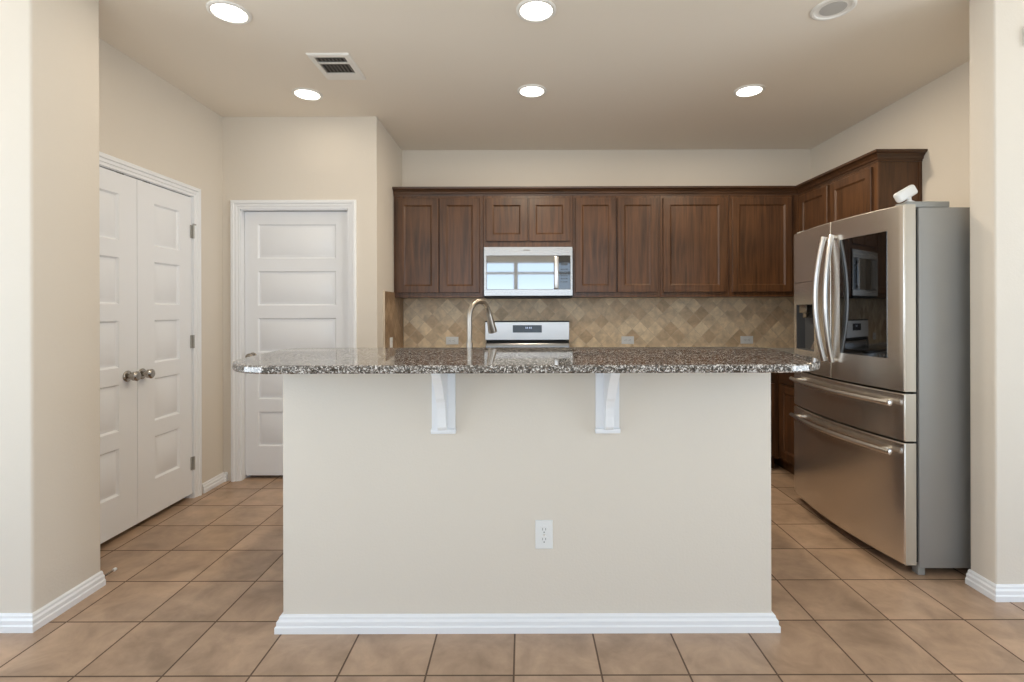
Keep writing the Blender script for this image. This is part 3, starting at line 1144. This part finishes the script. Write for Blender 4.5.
fr = thing('refrigerator', 'stainless four-door refrigerator with a black screen in one door', 'refrigerator', (2.2, YC, 0))
part('cabinet_body', mkbox(FXB + .013, RX - .03, RY_0 + .003, RY_1 - .003, 0.035, 1.768, .004), M['fridge_side'], fr)
part('gasket', mkbox(FXB - .004, FXB + .0185, RY_0 + .014, RY_1 - .014, 0.06, 1.76), M['black'], fr)


def bowed(ya, yb, z0, z1, ra, rb, recess=None):
    bm = newbm()
    ys = []
    for r, s, y_ in ((ra, 1, ya), (rb, -1, yb)):
        ys += [y_ + s * r * (1 - math.cos(k * PI / 10)) for k in range(6)]
    n = 16
    ys += [ya + (yb - ya) * k / n for k in range(1, n)]
    ys = [y for y in ys if not any(abs(y - q) < 0.5 * min(ra, rb) * .1 for q in ())]
    zs = [z0, z1]
    if recess:
        ys += [recess[0], recess[1]]
        zs += [recess[2], recess[3]]
    ys = sorted(set(round(y, 5) for y in ys))
    zs = sorted(set(zs))
    # small roundover at top and bottom
    zz = []
    for z in zs:
        zz.append(z)
    zs = sorted(set([z0, z0 + .004, z1 - .004, z1] + zz))

    def xs_(y, z):
        x = fx(y)
        for r, d in ((ra, y - ya), (rb, yb - y)):
            if d < r:
                q = r - d
                x += r - math.sqrt(max(0, r * r - q * q))
        if z <= z0 + 1e-6 or z >= z1 - 1e-6:
            x += .004
        return x
    G = [[bm.verts.new((xs_(y, z), y, z)) for z in zs] for y in ys]
    Bk = [[bm.verts.new((FXB - .004, y, z)) for z in zs] for y in ys]

    def inrec(i, j):
        if not recess:
            return False
        ym, zm = (ys[i] + ys[i + 1]) / 2, (zs[j] + zs[j + 1]) / 2
        return recess[0] < ym < recess[1] and recess[2] < zm < recess[3]
    for i in range(len(ys) - 1):
        for j in range(len(zs) - 1):
            if not inrec(i, j):
                bm.faces.new((G[i][j], G[i + 1][j], G[i + 1][j + 1], G[i][j + 1]))
            bm.faces.new((Bk[i][j], Bk[i][j + 1], Bk[i + 1][j + 1], Bk[i + 1][j]))
        bm.faces.new((G[i][0], Bk[i][0], Bk[i + 1][0], G[i + 1][0]))
        bm.faces.new((G[i][-1], G[i + 1][-1], Bk[i + 1][-1], Bk[i][-1]))
    for j in range(len(zs) - 1):
        bm.faces.new((G[0][j], G[0][j + 1], Bk[0][j + 1], Bk[0][j])).material_index = 1
        bm.faces.new((G[-1][j], Bk[-1][j], Bk[-1][j + 1], G[-1][j + 1])).material_index = 1
    return bm


Z1, Z2, ZT, ZB = 0.877, 0.640, 1.782, 0.052
split = YC + 0.0
DREC = (3.075, 3.335, 1.02, 1.31)
dfar = part('door', bowed(split + .004, RY_1, Z1 + .006, ZT, .004, .006, DREC), [M['steel_fridge'], M['fridge_edge']], fr)
dnear = part('door', bowed(RY_0, split - .004, Z1 + .006, ZT, .006, .004), [M['steel_fridge'], M['fridge_edge']], fr)
dr1 = part('drawer', bowed(RY_0, RY_1, Z2 + .005, Z1 - .005, .006, .006), [M['steel_fridge'], M['fridge_edge']], fr)
dr2 = part('drawer', bowed(RY_0, RY_1, ZB, Z2 - .005, .006, .006), [M['steel_fridge'], M['fridge_edge']], fr)

# dispenser recess
bm = newbm()
a, b, c, d = DREC
xi = FXB - .012


def q4(*pts):
    bm.faces.new([bm.verts.new(p) for p in pts])


for y in (a, b):
    q4((fx(y), y, c), (xi, y, c), (xi, y, d), (fx(y), y, d))
for z in (c, d):
    q4((fx(a), a, z), (xi, a, z), (xi, b, z), (fx(b), b, z))
q4((xi, a, c), (xi, b, c), (xi, b, d), (xi, a, d))
disp = part('dispenser', bm, M['recess'], dfar, 'grey dispenser recess', smooth=False)
bm = newbm()
box(bm, fx(3.3) - .004, xi, 3.20, 3.285, 1.255, 1.312, .004)
box(bm, fx(3.3) + .004, xi, 3.215, 3.255, 1.225, 1.262, .003)
part('dispenser_spout', bm, M['nickel'], dfar)
bm = newbm()
prism(bm, [(fx(3.1) + .012, 1.03), (xi - .004, 1.20), (xi - .002, 1.20), (fx(3.1) + .016, 1.03)], 3.085, 3.14, lambda p, q, r: (p, r, q))
part('dispenser_paddle', bm, M['steel_handle'], dfar)
# seam of the touch display above the dispenser
bm = newbm()
n = 10
for k in range(n):
    y0_, y1_ = a + (b + .03 - a) * k / n, a + (b + .03 - a) * (k + 1) / n
    prism(bm, [(y0_, 1.452), (y1_, 1.452), (y1_, 1.455), (y0_, 1.455)], 0, 1, lambda p, q, r: (fx(p) - .0006 + r * .004, p, q))
part('display_seam', bm, M['slot'], dfar)

# screen in the near door
bm = newbm()
n = 14
s0, s1, sz0, sz1 = 2.494, 2.812, 1.036, 1.667
for k in range(n + 1):
    pass
L = []
for k in range(n + 1):
    y = s0 + (s1 - s0) * k / n
    L.append([bm.verts.new((fx(y) - .003, y, sz0)), bm.verts.new((fx(y) - .003, y, sz1)), bm.verts.new((fx(y) + .004, y, sz1)), bm.verts.new((fx(y) + .004, y, sz0))])
for l0, l1 in zip(L, L[1:]):
    for k in range(4):
        bm.faces.new((l0[k], l0[(k + 1) % 4], l1[(k + 1) % 4], l1[k]))
bm.faces.new(L[0])
bm.faces.new(L[-1])
part('screen', bm, M['blackglass'], dnear, 'black glass touch screen')


def vhandle(parent, y, lean):
    pts = []
    zt, zb = 1.700, 0.980
    for k in range(19):
        s = k / 18
        out = 0.022 + 0.044 * (1 - (2 * s - 1) ** 2)
        pts.append((fx(YC) - out, y + lean * (1 - (2 * s - 1) ** 2), zb + (zt - zb) * s))
    bm = newbm()
    tube(bm, pts, 0.0145, 14)
    for z in (zb + .012, zt - .012):
        tube(bm, [(fx(YC) - .030, y, z), (fx(y) + .004, y, z)], 0.011, 12)
    part('handle', bm, M['steel_handle'], parent, 'bowed steel bar handle')


vhandle(dnear, split - .043, -0.012)
vhandle(dfar, split + .030, 0.012)


def hhandle(parent, z):
    pts = []
    ya, yb = 2.440, 3.325
    for k in range(19):
        s = k / 18
        y = ya + (yb - ya) * s
        pts.append((fx(y) - 0.040 - 0.012 * (1 - (2 * s - 1) ** 2), y, z))
    bm = newbm()
    tube(bm, pts, 0.0125, 14)
    for y in (ya + .06, yb - .06):
        tube(bm, [(fx(y) - .042, y, z), (fx(y) + .004, y, z)], 0.0105, 12)
    h = part('handle', bm, M['steel_handle'], parent, 'bowed steel bar handle')
    bm = newbm()
    p = Vector(pts[0])
    dn = (Vector(pts[0]) - Vector(pts[1])).normalized()
    lathe(bm, [(0.0135, -.004), (0.0135, .004), (.010, .006), (0, .006)], p, dn, 16)
    part('end_cap', bm, M['chrome'], h)


hhandle(dr1, 0.823)
hhandle(dr2, 0.585)
bm = newbm()
box(bm, 1.845, 2.05, RY_0 + .004, RY_0 + .085, 1.7685, 1.797, .004)
box(bm, 1.842, 1.90, RY_0 + .006, RY_0 + .06, 1.7825, 1.792, .002)
part('hinge_cover', bm, M['grey_plastic'], fr, 'grey plastic hinge cover')
part('hinge_cover', mkbox(1.845, 2.05, RY_1 - .085, RY_1 - .004, 1.7685, 1.797, .004), M['grey_plastic'], fr, 'grey plastic hinge cover')
for y in (RY_0 + .03, RY_1 - .07):
    part('foot', mkbox(FXB + .01, FXB + .045, y - .022, y + .02, 0.0, 0.05, .004), M['grey_plastic'], fr, 'grey levelling foot')
bm = newbm()
for x, y in ((2.5, RY_0 + .08), (2.5, RY_1 - .08)):
    bm = newbm()
    tube(bm, [(x, y - .015, .0175), (x, y + .015, .0175)], .0175, 14)
    part('rear_wheel', bm, M['black'], fr)

# small white device tilted on top of the refrigerator
hub = thing('tilted_device', 'small white tilted device sitting on top of the refrigerator', 'device', (1.83, RY_0 + .05, 1.797))
b = bmesh.new()
bmesh.ops.create_cube(b, size=1.0)
bmesh.ops.scale(b, vec=(0.104, 0.036, 0.052), verts=b.verts[:])
bmesh.ops.bevel(b, geom=b.edges[:], offset=0.0135, segments=4, profile=0.5, affect='EDGES')
bmesh.ops.rotate(b, cent=(0, 0, 0), matrix=Matrix.Rotation(math.radians(-30), 3, 'Y'), verts=b.verts[:])
bmesh.ops.translate(b, vec=(1.868, RY_0 + .045, 1.842), verts=b.verts[:])
part('device_body', b, M['plastic'], hub)
bm = newbm()
lathe(bm, [(0, 0), (.022, 0), (.022, .006), (.010, .012), (.009, .030), (0, .030)], (1.886, RY_0 + .045, 1.797), (0, 0, 1), 18)
part('stand', bm, M['plastic'], hub)

# ------------------------------------------------------------------ ceiling fixtures


def downlight(x, y, lit, label, dim=1.0):
    t = thing('ceiling_downlight', label, 'ceiling light', (x, y, H), 'recessed ceiling lights')
    bm = newbm()
    lathe(bm, [(0.077, 0.0), (0.098, 0.0), (0.098, -0.004), (0.090, -0.008), (0.080, -0.007), (0.077, -0.003), (0.077, 0.0)], (x, y, H), (0, 0, 1), 40)
    part('trim_ring', bm, M['baffle'], t, 'white trim ring')
    bm = newbm()
    lathe(bm, [(0.078, -0.0035), (0.066, 0.0), (0.060, -0.0005), (0.058, -0.0015)], (x, y, H - .001), (0, 0, 1), 40)
    part('baffle', bm, M['lens'] if lit else M['baffle'], t)
    bm = newbm()
    lathe(bm, [(0.0, -0.0025), (0.030, -0.0022), (0.059, -0.0012)], (x, y, H - .001), (0, 0, 1), 40)
    part('lens', bm, M['lens'] if lit else M['lens_off'], t, None if lit else 'dull grey unlit lens')
    if lit:
        d = bpy.data.lights.new('downlight_glow', 'AREA')
        d.shape = 'DISK'
        d.size = 0.14
        d.energy = LAMP_W * dim
        d.color = (1.0, 0.86, 0.66)
        o = bpy.data.objects.new('downlight_glow', d)
        COL.objects.link(o)
        o.location = (x, y, H - 0.02)


downlight(-1.432, 2.455, True, 'lit recessed light in the ceiling in front of the vent, upper left', 0.16)
downlight(-1.450, 3.385, True, 'lit recessed light in the ceiling just before the pantry wall', 0.05)
downlight(0.068, 2.445, True, 'lit recessed light in the ceiling over the island, at the top edge', 0.85)
downlight(0.063, 3.345, True, 'lit recessed light in the middle of the ceiling, nearer the microwave')
downlight(1.508, 2.435, False, 'unlit grey recessed light in the ceiling at the upper right')
downlight(1.513, 3.350, True, 'lit recessed light in the ceiling before the right wall cabinets')

t = thing('ceiling_vent', 'white ceiling air register with dark louvers near the left lights', 'vent', (-1.106, 3.005, H))
vx0, vx1, vy0, vy1 = -1.228, -0.984, 2.845, 3.166
bm = newbm()


def vent_ring(bm, o, i):
    L = []
    for (p, q, r, s), z in ((o, H), (o, H - .004), ((o[0] + .008, o[1] - .008, o[2] + .008, o[3] - .008), H - .010), (i, H - .010), (i, H)):
        L.append([bm.verts.new((x, y, z)) for x, y in ((p, r), (q, r), (q, s), (p, s))])
    for l0, l1 in zip(L, L[1:]):
        for k in range(4):
            bm.faces.new((l0[k], l0[(k + 1) % 4], l1[(k + 1) % 4], l1[k]))


ix0, ix1, iy0, iy1 = vx0 + .032, vx1 - .036, vy0 + .032, vy1 - .090
vent_ring(bm, (vx0, vx1, vy0, vy1), (ix0, ix1, iy0, iy1))
ym = iy0 + 0.072
box(bm, ix0, ix1, ym - .006, ym + .006, H - .010, H - .001)
part('vent_frame', bm, M['baffle'], t, smooth=False)
part('duct_opening', mkbox(ix0, ix1, iy0, iy1, H - .002, H - .0005), M['black'], t)
for k in range(8):
    x = ix0 + (ix1 - ix0) * (k + .5) / 8
    bm = newbm()
    prism(bm, [(x - .006, H - .002), (x - .0045, H - .002), (x + .003, H - .010), (x + .0015, H - .010)], iy0, iy1, lambda p, q, r: (p, r, q))
    part('louver', bm, M['louver'], t, smooth=False)

# ------------------------------------------------------------------ small things
t = thing('door_stop', 'small spring door stop with a white tip on the left baseboard', 'door stop', (-1.985, CY1 + .023, 0.035))
bm = newbm()
c0 = Vector((-1.969, CY1 - .002, 0.036))
lathe(bm, [(0, 0), (.008, 0), (.008, .004), (.004, .007), (0, .007)], c0, (0, 1, 0), 12)
pts = []
for k in range(0, 121):
    a = k / 120 * 2 * PI * 12
    pts.append(c0 + Vector((0.0038 * math.cos(a), .006 + .056 * k / 120, 0.0038 * math.sin(a))))
tube(bm, pts, 0.0011, 6)
part('spring', bm, M['nickel'], t)
bm = newbm()
lathe(bm, [(0, 0), (.0075, 0), (.0085, .004), (.0075, .013), (0, .015)], c0 + Vector((0, .060, 0)), (0, 1, 0), 14)
part('rubber_tip', bm, M['plastic'], t, 'white rubber tip')

t = thing('wall_sensor', 'small white box high on the pale wall at the right edge', 'sensor', (2.26, RY0, 2.41))
part('sensor_case', mkbox(2.206, 2.33, RY0 - .024, RY0, 2.435, 2.515, .004), M['plastic'], t)
